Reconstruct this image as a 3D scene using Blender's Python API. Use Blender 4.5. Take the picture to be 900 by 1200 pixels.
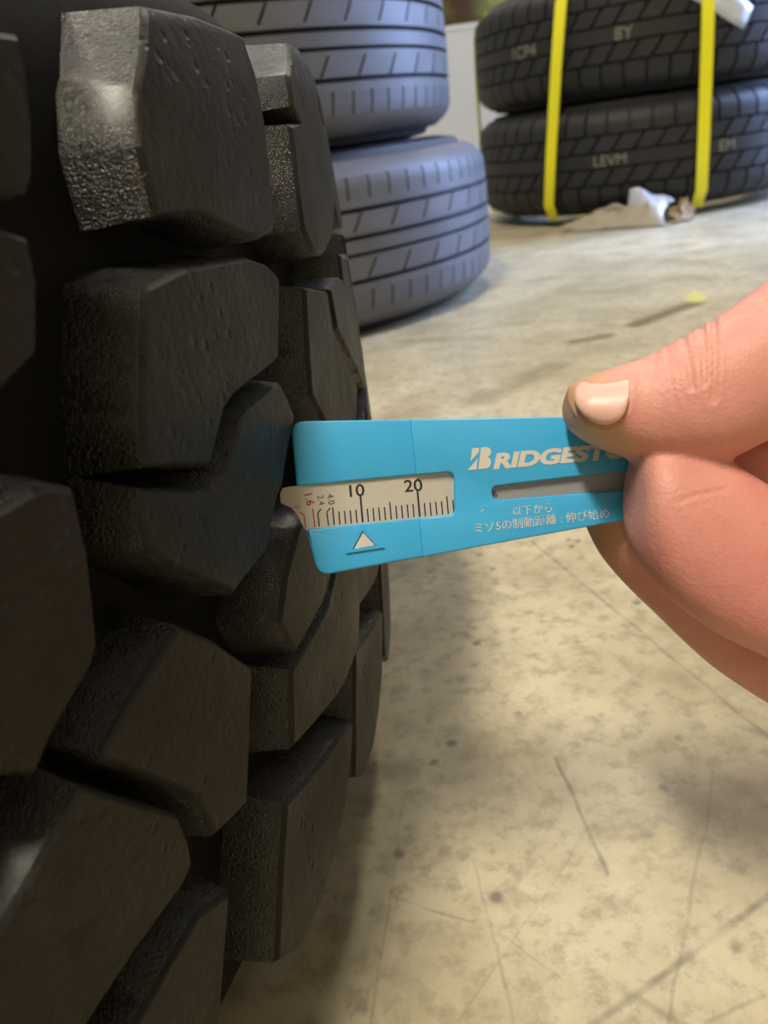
import bpy, bmesh, math, random
from mathutils import Vector, Matrix, noise
random.seed(7)
for o in list(bpy.data.objects): bpy.data.objects.remove(o, do_unlink=True)
scene = bpy.context.scene
COL = scene.collection
R_ = math.radians

# ------------------------------------------------------------------ camera
FPX = 950.0; PITCH = R_(24.5); ROLL = R_(8.0); HC = 0.158
RIGHT = Vector((1, 0, 0)); FWD = Vector((0, math.cos(PITCH), -math.sin(PITCH))); UP = Vector((0, math.sin(PITCH), math.cos(PITCH)))
IR = RIGHT*math.cos(ROLL) - UP*math.sin(ROLL)      # image right in the world
IU = RIGHT*math.sin(ROLL) + UP*math.cos(ROLL)      # image up in the world
CAM = Vector((0, 0, HC))
cam_d = bpy.data.cameras.new('camera'); cam = bpy.data.objects.new('camera', cam_d); COL.objects.link(cam)
m = Matrix((IR, IU, -FWD)).transposed().to_4x4(); m.translation = CAM; cam.matrix_world = m
cam_d.sensor_fit = 'HORIZONTAL'; cam_d.sensor_width = 36; cam_d.lens = FPX/900*36
cam_d.clip_start = 0.01; cam_d.clip_end = 50
cam_d.dof.use_dof = True; cam_d.dof.focus_distance = 0.139; cam_d.dof.aperture_fstop = 38
scene.camera = cam

# ------------------------------------------------------------------ world, exposure
w = bpy.data.worlds.new('world'); scene.world = w; w.use_nodes = True
nt = w.node_tree; nt.nodes.clear()
sky = nt.nodes.new('ShaderNodeTexSky'); sky.sky_type = 'NISHITA'; sky.sun_disc = False
sky.sun_elevation = R_(35); sky.sun_rotation = R_(200)
bg = nt.nodes.new('ShaderNodeBackground'); bg.inputs['Strength'].default_value = 0.12
out = nt.nodes.new('ShaderNodeOutputWorld')
nt.links.new(sky.outputs[0], bg.inputs[0]); nt.links.new(bg.outputs[0], out.inputs[0])
vs = scene.view_settings
vs.view_transform = 'Standard'; vs.look = 'None'; vs.gamma = 1.0; vs.use_curve_mapping = False; vs.exposure = 0.35
try: scene.display_settings.display_device = 'sRGB'
except Exception: pass

def area(name, loc, target, sx, sy, power, color):
    d = bpy.data.lights.new(name, 'AREA'); d.shape = 'RECTANGLE'; d.size = sx; d.size_y = sy; d.energy = power; d.color = color
    o = bpy.data.objects.new(name, d); COL.objects.link(o); o.location = loc
    o.rotation_euler = (Vector(target)-Vector(loc)).to_track_quat('-Z', 'Y').to_euler(); return o
# daylight through the open shutter door in the right wall
area('door_daylight', (2.36, 1.55, 1.15), (0.2, 1.3, 0.1), .85, 2.1, 170, (0.36, 0.52, 1.0))

# ------------------------------------------------------------------ helpers
def ray(x, y):
    return IR*((x-450.0)/FPX) + IU*((600.0-y)/FPX) + FWD
def W(x, y, d): return CAM + ray(x, y)*d
def floor_at(x, y, z=0.0):
    r = ray(x, y); return CAM + r*((z-HC)/r.z)

def obj(name, me, mat=None, parent=None):
    if isinstance(me, bmesh.types.BMesh):
        b = me; me = bpy.data.meshes.new(name); b.to_mesh(me); b.free()
    o = bpy.data.objects.new(name, me); COL.objects.link(o)
    if mat: me.materials.clear(); me.materials.append(mat)
    if parent: o.parent = parent
    return o
def smooth(me, ang=35):
    me.shade_smooth(); me.set_sharp_from_angle(angle=R_(ang))
def tag(o, label=None, cat=None, group=None, kind=None):
    if label: o['label'] = label
    if cat: o['category'] = cat
    if group: o['group'] = group
    if kind: o['kind'] = kind
    return o
def empty(name, loc=(0, 0, 0), rz=0):
    o = bpy.data.objects.new(name, None); o.empty_display_size = .02; COL.objects.link(o); o.location = loc; o.rotation_euler = (0, 0, rz); return o
def from_py(name, v, f, mat=None, parent=None, ang=35):
    me = bpy.data.meshes.new(name); me.from_pydata([tuple(p) for p in v], [], f); me.validate(); me.update()
    smooth(me, ang); return obj(name, me, mat, parent)
def bm_box(b, x0, y0, z0, x1, y1, z1):
    v = [b.verts.new((x, y, z)) for x in (x0, x1) for y in (y0, y1) for z in (z0, z1)]
    for q in ((0, 1, 3, 2), (4, 6, 7, 5), (0, 4, 5, 1), (2, 3, 7, 6), (0, 2, 6, 4), (1, 5, 7, 3)):
        b.faces.new([v[i] for i in q])
def box(name, lo, hi, mat, parent=None, bev=0):
    b = bmesh.new(); bm_box(b, *lo, *hi)
    if bev: bmesh.ops.bevel(b, geom=b.edges[:], offset=bev, segments=2, affect='EDGES', profile=.6)
    bmesh.ops.recalc_face_normals(b, faces=b.faces)
    return obj(name, b, mat, parent)

class NB:
    """tiny node helper"""
    def __init__(s, name):
        s.m = bpy.data.materials.new(name); s.m.use_nodes = True; s.t = s.m.node_tree; s.n = s.t.nodes
        s.b = s.n['Principled BSDF']; s.tc = s.n.new('ShaderNodeTexCoord')
    def new(s, typ, **k):
        n = s.n.new(typ)
        for a, v in k.items(): setattr(n, a, v)
        return n
    def link(s, a, b): s.t.links.new(a, b)
    def setb(s, **k):
        for a, v in k.items():
            s.b.inputs[a.replace('_', ' ')].default_value = v
    def noise(s, scale, detail=4, rough=.55, vec=None, dist=0):
        n = s.new('ShaderNodeTexNoise'); n.inputs['Scale'].default_value = scale; n.inputs['Detail'].default_value = detail
        n.inputs['Roughness'].default_value = rough; n.inputs['Distortion'].default_value = dist
        s.link(vec if vec else s.tc.outputs['Object'], n.inputs['Vector']); return n.outputs['Fac']
    def ramp(s, fac, stops):
        n = s.new('ShaderNodeValToRGB'); e = n.color_ramp.elements
        while len(e) > 1: e.remove(e[-1])
        for i, (p, c) in enumerate(stops):
            x = e[0] if i == 0 else e.new(p)
            x.position = p; x.color = (*c, 1) if len(c) == 3 else c
        s.link(fac, n.inputs['Fac']); return n.outputs['Color']
    def maprange(s, fac, a, b, c, d):
        n = s.new('ShaderNodeMapRange'); n.inputs[1].default_value = a; n.inputs[2].default_value = b; n.inputs[3].default_value = c; n.inputs[4].default_value = d
        s.link(fac, n.inputs[0]); return n.outputs[0]
    def math(s, op, a, b=None, clamp=False):
        n = s.new('ShaderNodeMath', operation=op, use_clamp=clamp)
        for i, v in enumerate((a, b)):
            if v is None: continue
            if isinstance(v, (int, float)): n.inputs[i].default_value = v
            else: s.link(v, n.inputs[i])
        return n.outputs[0]
    def mix(s, fac, a, b, mode='MIX'):
        n = s.new('ShaderNodeMix', data_type='RGBA', blend_type=mode)
        for i, v in ((0, fac), (6, a), (7, b)):
            if isinstance(v, (int, float)): n.inputs[i].default_value = v
            elif isinstance(v, tuple): n.inputs[i].default_value = (*v, 1)
            else: s.link(v, n.inputs[i])
        return n.outputs[2]
    def bump(s, h, strength=.3, dist=.001, prev=None):
        n = s.new('ShaderNodeBump'); n.inputs['Strength'].default_value = strength; n.inputs['Distance'].default_value = dist
        s.link(h, n.inputs['Height'])
        if prev is not None: s.link(prev, n.inputs['Normal'])
        return n.outputs[0]
    def color(s, c): s.link(c, s.b.inputs['Base Color'])
    def rough(s, c): s.link(c, s.b.inputs['Roughness'])
    def normal(s, c): s.link(c, s.b.inputs['Normal'])

def plain(name, col, rough=.5, metal=0, nscale=60, var=.12, bump=.0, bs=200):
    k = NB(name); k.setb(Roughness=rough, Metallic=metal)
    c2 = tuple(min(1, x*(1-var)) for x in col)
    k.color(k.mix(k.noise(nscale), tuple(col), c2))
    if bump: k.normal(k.bump(k.noise(bs), bump, .0006))
    return k.m

# ------------------------------------------------------------------ materials
def rubber_near():
    k = NB('worn_wet_black_rubber')
    n1 = k.noise(22, 5); n2 = k.noise(140, 4)
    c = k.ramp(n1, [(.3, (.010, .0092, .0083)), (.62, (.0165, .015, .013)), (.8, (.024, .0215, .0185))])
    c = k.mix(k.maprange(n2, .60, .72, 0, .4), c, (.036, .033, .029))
    k.color(c)
    r = k.maprange(k.noise(45, 5), .3, .7, .42, .62); k.rough(r)
    v = k.new('ShaderNodeTexVoronoi'); v.inputs['Scale'].default_value = 330; k.link(k.tc.outputs['Object'], v.inputs['Vector'])
    pit = k.maprange(v.outputs['Distance'], .10, .30, 0, 1)
    gate = k.maprange(k.noise(38, 2), .54, .62, 0, 1)
    pit = k.math('MAXIMUM', pit, k.math('SUBTRACT', 1, gate))
    b1 = k.bump(pit, .8, .0006)
    b2 = k.bump(k.noise(700, 3), .35, .0006, b1)
    b3 = k.bump(k.noise(90, 4), .4, .0012, b2); k.normal(b3)
    k.setb(**{'Specular_IOR_Level': .26}); return k.m
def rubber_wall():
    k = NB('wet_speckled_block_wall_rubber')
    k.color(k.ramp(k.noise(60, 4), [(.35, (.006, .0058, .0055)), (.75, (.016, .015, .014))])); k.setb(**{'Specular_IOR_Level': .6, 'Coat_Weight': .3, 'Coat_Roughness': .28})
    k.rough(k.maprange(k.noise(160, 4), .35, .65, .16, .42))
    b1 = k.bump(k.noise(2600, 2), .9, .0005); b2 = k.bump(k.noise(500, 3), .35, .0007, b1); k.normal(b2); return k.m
def rubber_deep():
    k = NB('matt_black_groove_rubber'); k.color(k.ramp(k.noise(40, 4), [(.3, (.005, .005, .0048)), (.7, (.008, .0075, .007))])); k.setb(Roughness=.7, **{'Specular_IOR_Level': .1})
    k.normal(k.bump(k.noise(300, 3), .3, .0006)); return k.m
def rubber_bg(name, c0, c1, rough):
    k = NB(name); k.color(k.ramp(k.noise(14, 5), [(.3, c0), (.7, c1)])); k.setb(Roughness=rough)
    k.normal(k.bump(k.noise(160, 4), .25, .001)); return k.m
M_RUB = rubber_near(); M_WALL = rubber_wall(); M_DEEP = rubber_deep()
M_TL = rubber_bg('dusty_grey_rubber', (.085, .087, .095), (.125, .127, .137), .48)
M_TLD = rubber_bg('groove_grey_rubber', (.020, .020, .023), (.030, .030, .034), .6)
M_TR = rubber_bg('new_black_rubber', (.0095, .0095, .0095), (.016, .016, .016), .6)
M_TRD = rubber_bg('groove_black_rubber', (.007, .007, .007), (.010, .010, .010), .7)

def floor_mat():
    k = NB('stained_cream_concrete')
    P = k.tc.outputs['Object']
    big = k.noise(3.2, 6, .6); mid = k.noise(16, 7, .65); fine = k.noise(150, 5, .7)
    c = k.ramp(big, [(.30, (.38, .335, .215)), (.5, (.52, .465, .32)), (.72, (.60, .55, .40))])
    c = k.mix(k.maprange(mid, .42, .66, 0, .9), c, (.28, .235, .14), 'MIX')
    c = k.mix(k.maprange(fine, .47, .66, 0, .75), c, (.25, .21, .135))
    v = k.new('ShaderNodeTexVoronoi'); v.inputs['Scale'].default_value = 85; k.link(P, v.inputs['Vector'])
    spk = k.math('MULTIPLY', k.maprange(v.outputs['Distance'], .07, .18, 1, 0), k.maprange(k.noise(45, 3), .50, .60, 0, .85))
    c = k.mix(spk, c, (.12, .10, .07))
    # warped position for marks
    nz = k.new('ShaderNodeTexNoise'); nz.inputs['Scale'].default_value = 24; nz.inputs['Detail'].default_value = 5; k.link(P, nz.inputs['Vector'])
    vm = k.new('ShaderNodeVectorMath', operation='MULTIPLY_ADD'); k.link(nz.outputs['Color'], vm.inputs[0]); vm.inputs[1].default_value = (.012, .012, 0); k.link(P, vm.inputs[2])
    vo = k.new('ShaderNodeVectorMath', operation='SUBTRACT'); k.link(vm.outputs[0], vo.inputs[0]); vo.inputs[1].default_value = (.006, .006, 0)
    PW = vo.outputs[0]
    nz2 = k.new('ShaderNodeTexNoise'); nz2.inputs['Scale'].default_value = 60; k.link(P, nz2.inputs['Vector'])
    vm2 = k.new('ShaderNodeVectorMath', operation='MULTIPLY_ADD'); k.link(nz2.outputs['Color'], vm2.inputs[0]); vm2.inputs[1].default_value = (.0022, .0022, 0); k.link(P, vm2.inputs[2])
    PS = vm2.outputs[0]
    def segdist(vec, a, b):
        u = b-a; L = u.length
        d1 = k.new('ShaderNodeVectorMath', operation='SUBTRACT'); k.link(vec, d1.inputs[0]); d1.inputs[1].default_value = a
        d2 = k.new('ShaderNodeVectorMath', operation='DOT_PRODUCT'); k.link(d1.outputs[0], d2.inputs[0]); d2.inputs[1].default_value = u/(L*L)
        t = k.math('MULTIPLY', d2.outputs['Value'], 1.0, True)
        d3 = k.new('ShaderNodeVectorMath', operation='SCALE'); d3.inputs[0].default_value = u; k.link(t, d3.inputs['Scale'])
        d4 = k.new('ShaderNodeVectorMath', operation='DISTANCE'); k.link(d1.outputs[0], d4.inputs[0]); k.link(d3.outputs[0], d4.inputs[1])
        return d4.outputs['Value']
    brk = k.maprange(k.noise(75, 3), .36, .58, .25, 1)
    marks = [  # scratches, cracks (pixels on the floor), half width m, darkness
        ((655, 885), (717, 1020), .0008, .8), ((686, 1203), (905, 1046), .0013, .75), ((625, 632), (905, 862), .0010, .6),
        ((545, 740), (640, 772), .0010, .4), ((500, 690), (780, 748), .0008, .4), ((470, 672), (690, 690), .0008, .35),
        ((476, 940), (440, 1200), .0007, .35), ((560, 1000), (610, 1200), .0006, .4), ((840, 900), (785, 1200), .0007, .4),
        ((750, 1160), (810, 1195), .0012, .45), ((460, 1045), (560, 1075), .0006, .4), ((690, 970), (545, 1190), .0005, .25),
        ((900, 1160), (830, 1190), .0007, .35), ((700, 930), (900, 1000), .0006, .2), ((600, 1095), (660, 1140), .0005, .35)]
    for a, b, hw, st in marks:
        d = segdist(PS, floor_at(*a), floor_at(*b))
        c = k.mix(k.math('MULTIPLY', k.maprange(d, hw*.2, hw*.95, st, 0), brk), c, (.15, .13, .09))
    stains = [  # damp stains on the floor
        ((745, 380), (815, 355), .012, .75), ((672, 400), (712, 393), .010, .65), ((705, 380), (715, 380), .006, .4), ((640, 375), (655, 375), .006, .3),
        ((560, 470), (650, 430), .016, .35), ((480, 400), (560, 395), .016, .3), ((455, 905), (470, 910), .006, .4), ((840, 470), (880, 430), .010, .3),
        ((620, 330), (650, 325), .012, .35)]
    for a, b, hw, st in stains:
        d = segdist(PW, floor_at(*a), floor_at(*b))
        c = k.mix(k.maprange(d, hw*.3, hw*1.1, min(1, st*1.25), 0), c, (.15, .115, .055))
    d = segdist(PW, floor_at(815, 345), floor_at(817, 352)); c = k.mix(k.maprange(d, .004, .012, .7, 0), c, (.62, .58, .14))
    k.color(c); k.rough(k.maprange(mid, .3, .7, .30, .50))
    b1 = k.bump(fine, .25, .0006); k.normal(k.bump(mid, .12, .002, b1)); return k.m

# ------------------------------------------------------------------ the room
M_FLOOR = floor_mat()
M_WALLP = plain('cream_painted_wall', (.36, .335, .26), .7, nscale=3, var=.12, bump=.1, bs=40)
M_CEIL = plain('white_ceiling_board', (.34, .335, .32), .8, nscale=4)
X0, X1, Y0, Y1, ZH = -2.4, 2.4, -2.2, 3.4, 2.7
tag(box('floor', (X0, Y0, -.1), (X1+1.2, Y1, 0), M_FLOOR), 'stained and scratched cream concrete floor', 'floor', kind='structure')
tag(box('ceiling', (X0, Y0, ZH), (X1, Y1, ZH+.08), M_CEIL), 'white board ceiling', 'ceiling', kind='structure')
tag(box('wall_back', (X0, Y1, 0), (X1, Y1+.1, ZH), M_WALLP), 'cream painted back wall', 'wall', kind='structure')
tag(box('wall_front', (X0, Y0-.1, 0), (X1, Y0, ZH), M_WALLP), 'cream painted front wall', 'wall', kind='structure')
tag(box('wall_left', (X0-.1, Y0, 0), (X0, Y1, ZH), M_WALLP), 'cream painted left wall', 'wall', kind='structure')
b = bmesh.new()
for lo, hi in (((1.0, Y0, 0), (X1+.1, 1.02, ZH)), ((X1, 2.05, 0), (X1+.1, Y1, ZH)), ((X1, 1.02, 2.3), (X1+.1, 2.05, ZH))): bm_box(b, *lo, *hi)  # first box: unseen wall return, added to keep door daylight off the near tyre
tag(obj('wall_right_with_blocker', b, M_WALLP), 'cream painted right wall with a wide door opening and an unseen corner added to block daylight', 'wall', kind='structure')

def lamp(x, y, L, power, where):
    t = empty('ceiling_lamp', (x, y, ZH)); tag(t, 'white fluorescent ceiling lamp with two bare tubes ' + where, 'lamp', 'fluorescent lamps on the ceiling')
    hsg = plain('white_lamp_housing', (.8, .8, .78), .4)
    b = bmesh.new(); bm_box(b, -.09, -L/2, -.06, .09, L/2, 0); obj('housing', b, hsg, t)
    em = NB('lit_tube'); em.setb(**{'Emission_Color': (1, .90, .70, 1), 'Emission_Strength': 6})
    for sx in (-.045, .045):
        b = bmesh.new(); bmesh.ops.create_cone(b, cap_ends=True, segments=12, radius1=.014, radius2=.014, depth=L*.96, matrix=Matrix.Translation((sx, 0, -.085)) @ Matrix.Rotation(R_(90), 4, 'X'))
        obj('tube', b, em.m, t)
    d = bpy.data.lights.new('lamp_light', 'AREA'); d.shape = 'RECTANGLE'; d.size = .2; d.size_y = L; d.energy = power; d.color = (1, .90, .72)
    o = bpy.data.objects.new('lamp_light', d); COL.objects.link(o); o.parent = t; o.location = (0, 0, -.11)
for a in ((-.50, -.68, .9, 66, 'hanging above the off-road tyre'), (.75, 2.2, 1.25, 26, 'hanging above the strapped tyre bundle'), (-1.2, 1.9, 1.25, 14, 'hanging beside the left wall')): lamp(*a)

# ------------------------------------------------------------------ the near tyre (lying on its side)
TR = .36; TZ = .1
def prof(z):
    u = abs(z-TZ)/.085
    return TR - .0025*u*u - .006*max(0, u-.8)**2/.04
def tyre_center():
    P = W(333, 588, .147); t = ray(430, 450); rt = prof(HC+t.z*.25)
    t = Vector((t.x, t.y)).normalized(); nl = Vector((-t.y, t.x)); best = None
    for i in range(20001):
        c = nl*rt + t*(i/20000.)
        d = (c-Vector((P.x, P.y))).length - (prof(P.z)-.005)
        if best is not None and best[1] < 0 <= d: last = c
        best = (c, d)
    return last
TC = tyre_center()
def hit(x, y):
    r = ray(x, y); bd = None; t = .05
    while t < .42:
        p = CAM + r*t
        q = math.hypot(p.x-TC.x, p.y-TC.y) - prof(p.z)
        if bd is None or q < bd[0]: bd = (q, p)
        if q < 0: break
        t += .0006
    p = bd[1]
    return math.atan2(p.y-TC.y, p.x-TC.x)*TR, min(p.z, TZ+.084)
def offset(poly, d):
    n = len(poly); res = []
    for i in range(n):
        a, b, c = (Vector(poly[(i+j) % n]) for j in (-1, 0, 1))
        e1 = (b-a).normalized(); e2 = (c-b).normalized()
        n1 = Vector((e1.y, -e1.x)); n2 = Vector((e2.y, -e2.x)); q = n1+n2
        q = q/max(.35, q.length_squared/2) if q.length > 1e-6 else n1
        if q.length > 1.8: q = q.normalized()*1.8
        res.append(b+q*d)
    return res
def tread_block_mesh(poly, depth=.0115):
    area_ = sum(poly[i][0]*poly[(i+1) % len(poly)][1]-poly[(i+1) % len(poly)][0]*poly[i][1] for i in range(len(poly)))
    if area_ < 0: poly = poly[::-1]
    rings = [([Vector(p) for p in offset(poly, -.0007)], 0), ([Vector(p) for p in poly], .0008), ([Vector(p) for p in offset(poly, .0016)], depth)]
    b = bmesh.new(); vr = [[b.verts.new((p.x, p.y, -d)) for p in r] for r, d in rings]
    f = b.faces.new(vr[0]); n = len(poly); f.material_index = 0
    for k in range(2):
        for i in range(n):
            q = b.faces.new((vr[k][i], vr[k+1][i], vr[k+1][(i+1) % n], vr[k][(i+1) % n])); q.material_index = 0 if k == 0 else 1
    ss = [p[0] for p in poly]; zz = [p[1] for p in poly]
    for lo, hi, ax in ((min(ss), max(ss), 0), (min(zz), max(zz), 1)):
        m_ = math.ceil(lo/.007)*.007
        while m_ < hi:
            pc = [0, 0, 0]; pc[ax] = m_; pn = [0, 0, 0]; pn[ax] = 1
            bmesh.ops.bisect_plane(b, geom=b.verts[:]+b.edges[:]+b.faces[:], dist=1e-6, plane_co=pc, plane_no=pn); m_ += .007
    for v in b.verts:
        s, z, d = v.co; ph = s/TR; r = prof(z)+d
        v.co = (r*math.cos(ph), r*math.sin(ph), z)
    me = bpy.data.meshes.new('tread_block'); b.to_mesh(me); b.free()
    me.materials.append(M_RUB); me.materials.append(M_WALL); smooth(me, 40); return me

tyre = empty('off_road_tyre', (TC.x, TC.y, 0))
tag(tyre, 'black off-road tyre with chunky wet tread blocks, lying on its side under the gauge', 'tyre')
# carcass
half = [(.205, .066), (.21, .080), (.24, .094), (.275, .0995), (.30, .0985), (.324, .094), (.337, .088), (.344, .080)]
pr = [(r, TZ-d) for r, d in half] + [(prof(TZ+d)-.011, TZ+d) for d in [-.070+.01*i for i in range(15)]] + [(r, TZ+d) for r, d in half[::-1]]
inn = [(.20, TZ+.06), (.24, TZ+.082), (.30, TZ+.086), (.325, TZ+.06), (.332, TZ), (.325, TZ-.06), (.30, TZ-.086), (.24, TZ-.082), (.20, TZ-.06)]
pr = pr+inn
def lathe(name, pr, n, mat, parent, ang=40):
    v = []; f = []; k = len(pr)
    for i in range(n):
        a = 2*math.pi*i/n
        v += [(r*math.cos(a), r*math.sin(a), z) for r, z in pr]
    for i in range(n):
        for j in range(k):
            a, c = i*k+j, i*k+(j+1) % k; d, e = ((i+1) % n)*k+(j+1) % k, ((i+1) % n)*k+j
            f.append((a, e, d, c))
    return from_py(name, v, f, mat, parent, ang)
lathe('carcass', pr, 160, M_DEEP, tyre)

BL = {
 'A': [(168, 6), (230, 19), (283, 40), (300, 88), (312, 150), (323, 262), (320, 272), (305, 281), (262, 263), (238, 250), (183, 253), (163, 172), (160, 100)],
 'Bu': [(168, 336), (215, 314), (290, 301), (315, 310), (328, 325), (327, 422), (275, 463), (262, 482), (246, 546), (170, 548), (165, 470)],
 'Bl': [(329, 448), (347, 488), (343, 505), (337, 533), (331, 571), (323, 589), (312, 647), (282, 687), (276, 696), (220, 673), (192, 658), (170, 640), (166, 600), (170, 573), (252, 573), (265, 545), (283, 490), (292, 477)],
 'C': [(211, 733), (250, 750), (296, 782), (294, 840), (291, 942), (251, 981), (230, 935), (216, 927), (120, 891), (118, 882), (150, 825)],
 'D': [(93, 921), (210, 955), (222, 984), (227, 1012), (214, 1038), (160, 1115), (102, 1200), (60, 1260), (-40, 1270), (-90, 1200), (0, 1090), (39, 1020)],
 'E': [(270, 1044), (264, 1110), (257, 1200), (250, 1290), (140, 1290), (130, 1240), (159, 1200), (192, 1137), (232, 1072)],
 'L1': [(24, 40), (32, 88), (41, 150), (40, 205), (33, 228), (-90, 232), (-110, 20)],
 'L2': [(37, 279), (45, 333), (46, 413), (0, 461), (-90, 540), (-130, 290), (0, 267)],
 'L3': [(48, 569), (88, 571), (103, 645), (117, 752), (107, 781), (64, 860), (42, 909), (-100, 912), (-130, 700), (-90, 625), (0, 595)],
 'S01': [(338, 50), (352, 54), (367, 88), (374, 128), (384, 165), (390, 200), (392, 251), (388, 283), (380, 299), (369, 296), (356, 269), (351, 227), (345, 173), (341, 146), (352, 143), (343, 124), (338, 88)],
 'S2a': [(357, 336), (383, 341), (390, 385), (405, 421), (419, 453), (418, 490), (410, 525), (386, 508), (379, 489), (365, 464), (361, 413)],
 'S2b': [(387, 338), (400, 325), (412, 335), (420, 390), (422, 440), (410, 416), (395, 385)],
 'S3a': [(362, 590), (390, 610), (388, 670), (378, 708), (346, 766), (327, 730), (335, 675), (350, 620)],
 'S3b': [(395, 600), (421, 605), (422, 690), (421, 757), (405, 800), (393, 820), (343, 878), (341, 785), (350, 771), (382, 714), (392, 676)],
 'S4': [(335, 942), (371, 900), (398, 864), (414, 845), (412, 880), (405, 940), (392, 1000), (375, 1060), (350, 1115), (324, 1129), (330, 1020)],
}
BM = {}
for kx, px in BL.items():
    pl = [hit(*p) for p in px]
    BM[kx] = tread_block_mesh(pl, .019 if kx in ('A', 'S01', 'L1') else .0125); obj('tread_block', BM[kx], None, tyre)
def addrot(keys, deg, parent=tyre):
    for kx in keys:
        o = bpy.data.objects.new('tread_block', BM[kx]); COL.objects.link(o); o.parent = parent; o.rotation_euler = (0, 0, R_(deg))
KS = ('S01', 'S2a', 'S2b', 'S3a', 'S3b', 'S4'); KM = ('A', 'Bu', 'Bl', 'S3a', 'S3b', 'S4')
for j in range(1, 7): addrot(KS, 7.0*j)
for j in range(0, 5): addrot(KM, -16.5-7.2*j)
rest = bmesh.new()
for keys, degs in ((KS, [7.0*j for j in range(7, 20)]), (KM, [-16.5-7.2*j for j in range(5, 27)])):
    for dg in degs:
        for kx in keys:
            n0 = len(rest.verts); rest.from_mesh(BM[kx]); rest.verts.ensure_lookup_table()
            bmesh.ops.rotate(rest, cent=(0, 0, 0), matrix=Matrix.Rotation(R_(dg), 3, 'Z'), verts=rest.verts[n0:])
ro = obj('tread_blocks', rest, None, tyre); ro.data.materials.append(M_RUB); ro.data.materials.append(M_WALL); ro['kind'] = 'stuff'

# ------------------------------------------------------------------ tyres in the stacks behind
def ring_piece(R, W_, f0, f1, a0, a1, slant, prf, depth, na=None):
    """curved block between fractions f0..f1 of the width and angles a0..a1"""
    na = na or max(2, int(math.degrees(a1-a0)/4)+1); zs = [f0+(f1-f0)*i/4 for i in range(5)]
    v = []; f = []
    for lay in (0, 1):
        for z in zs:
            for i in range(na+1):
                a = a0+(a1-a0)*i/na + slant*(z-f0)
                r = prf(z)-lay*depth; v.append((r*math.cos(a), r*math.sin(a), z*W_))
    m_ = (na+1)*5
    for j in range(4):
        for i in range(na):
            a = j*(na+1)+i; f.append((a, a+1, a+na+2, a+na+1))
    for j in range(4):
        for i in (0, na):
            a, c = j*(na+1)+i, (j+1)*(na+1)+i
            f.append((a, c, c+m_, a+m_) if i == 0 else (c, a, a+m_, c+m_))
    for j in (0, 4):
        for i in range(na):
            a = j*(na+1)+i; f.append((a+1, a, a+m_, a+1+m_) if j == 0 else (a, a+1, a+1+m_, a+m_))
    me = bpy.data.meshes.new('tread_block'); me.from_pydata(v, [], f); me.update(); smooth(me, 40); return me
def stack_tyre(loc, rz, tilt, R, W_, rows, mt, md, label, group, front, dep=.006):
    t = empty('tyre', loc, rz); t.rotation_euler = (tilt[0], tilt[1], rz); tag(t, label, 'tyre', group)
    def prf(u):
        d = abs(u-.5)/.44
        return R - .003*d*d - .016*max(0, d-.72)**2/.0784
    rim = R*.64
    hp = [(rim, .18), (rim+.012, .06), (rim+.035, .008), (R-.05, 0.0), (R-.03, .02), (prf(.06)-.007, .055)]
    p = [(r, u*W_) for r, u in hp] + [(prf(u)-dep, u*W_) for u in [.10+.08*i for i in range(11)]] + [(r, (1-u)*W_) for r, u in hp[::-1]]
    p += [(rim, .75*W_), (R-.03, .78*W_), (R-.022, .5*W_), (R-.03, .22*W_), (rim, .25*W_)]
    lathe('carcass', p, 128, md, t)
    for (f0, f1, typ, n, gap, slant, ph) in rows:
        if typ == 'rib':
            me = ring_piece(R, W_, f0, f1, 0, 2*math.pi, 0, prf, dep+.001, 128); obj('tread_rib', me, mt, t); continue
        st = 2*math.pi/n; me = ring_piece(R, W_, f0, f1, 0, st-gap/R, slant, prf, dep+.001); me.materials.append(mt)
        rest = bmesh.new()
        for i in range(n):
            a = i*st+ph*st; d = (a+rz-front+math.pi) % (2*math.pi)-math.pi
            if abs(d) < R_(80):
                o = bpy.data.objects.new('tread_block', me); COL.objects.link(o); o.parent = t; o.rotation_euler = (0, 0, a)
            else:
                n0 = len(rest.verts); rest.from_mesh(me); rest.verts.ensure_lookup_table()
                bmesh.ops.rotate(rest, cent=(0, 0, 0), matrix=Matrix.Rotation(a, 3, 'Z'), verts=rest.verts[n0:])
        o = obj('tread_blocks', rest, mt, t); o['kind'] = 'stuff'
    return t, prf
rows_l = [(.06, .16, 'rib', 0, 0, 0, 0), (.16, .27, 'block', 84, .0022, .05, 0), (.27, .31, 'rib', 0, 0, 0, 0),
          (.335, .435, 'block', 46, .0028, .35, .3), (.435, .455, 'rib', 0, 0, 0, 0), (.475, .54, 'rib', 0, 0, 0, 0), (.565, .585, 'rib', 0, 0, 0, 0),
          (.585, .68, 'block', 46, .0028, .35, .1), (.705, .745, 'rib', 0, 0, 0, 0), (.745, .86, 'block', 84, .0022, .05, .5), (.86, .94, 'rib', 0, 0, 0, 0)]
LC = (-.125, .965); WL = .155
fl = math.atan2(-LC[1], -LC[0])+.5
stack_tyre((LC[0], LC[1], 0), 0, (0, 0), .285, WL, rows_l, M_TL, M_TLD, 'worn grey tyre with ribbed tread on the floor, bottom of the two-tyre stack', 'worn grey tyres in the stack', fl)
stack_tyre((LC[0]-.028, LC[1]-.005, WL), .6, (0, 0), .282, WL, rows_l, M_TL, M_TLD, 'worn grey tyre with ribbed tread resting on another worn grey tyre', 'worn grey tyres in the stack', fl)
rows_r = [(.05, .27, 'block', 54, .004, 0, 0), (.287, .42, 'block', 54, .004, .42, .2), (.437, .555, 'rib', 0, 0, 0, 0), (.572, .70, 'block', 54, .004, .42, .6), (.717, .95, 'block', 54, .004, 0, .4)]
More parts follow.
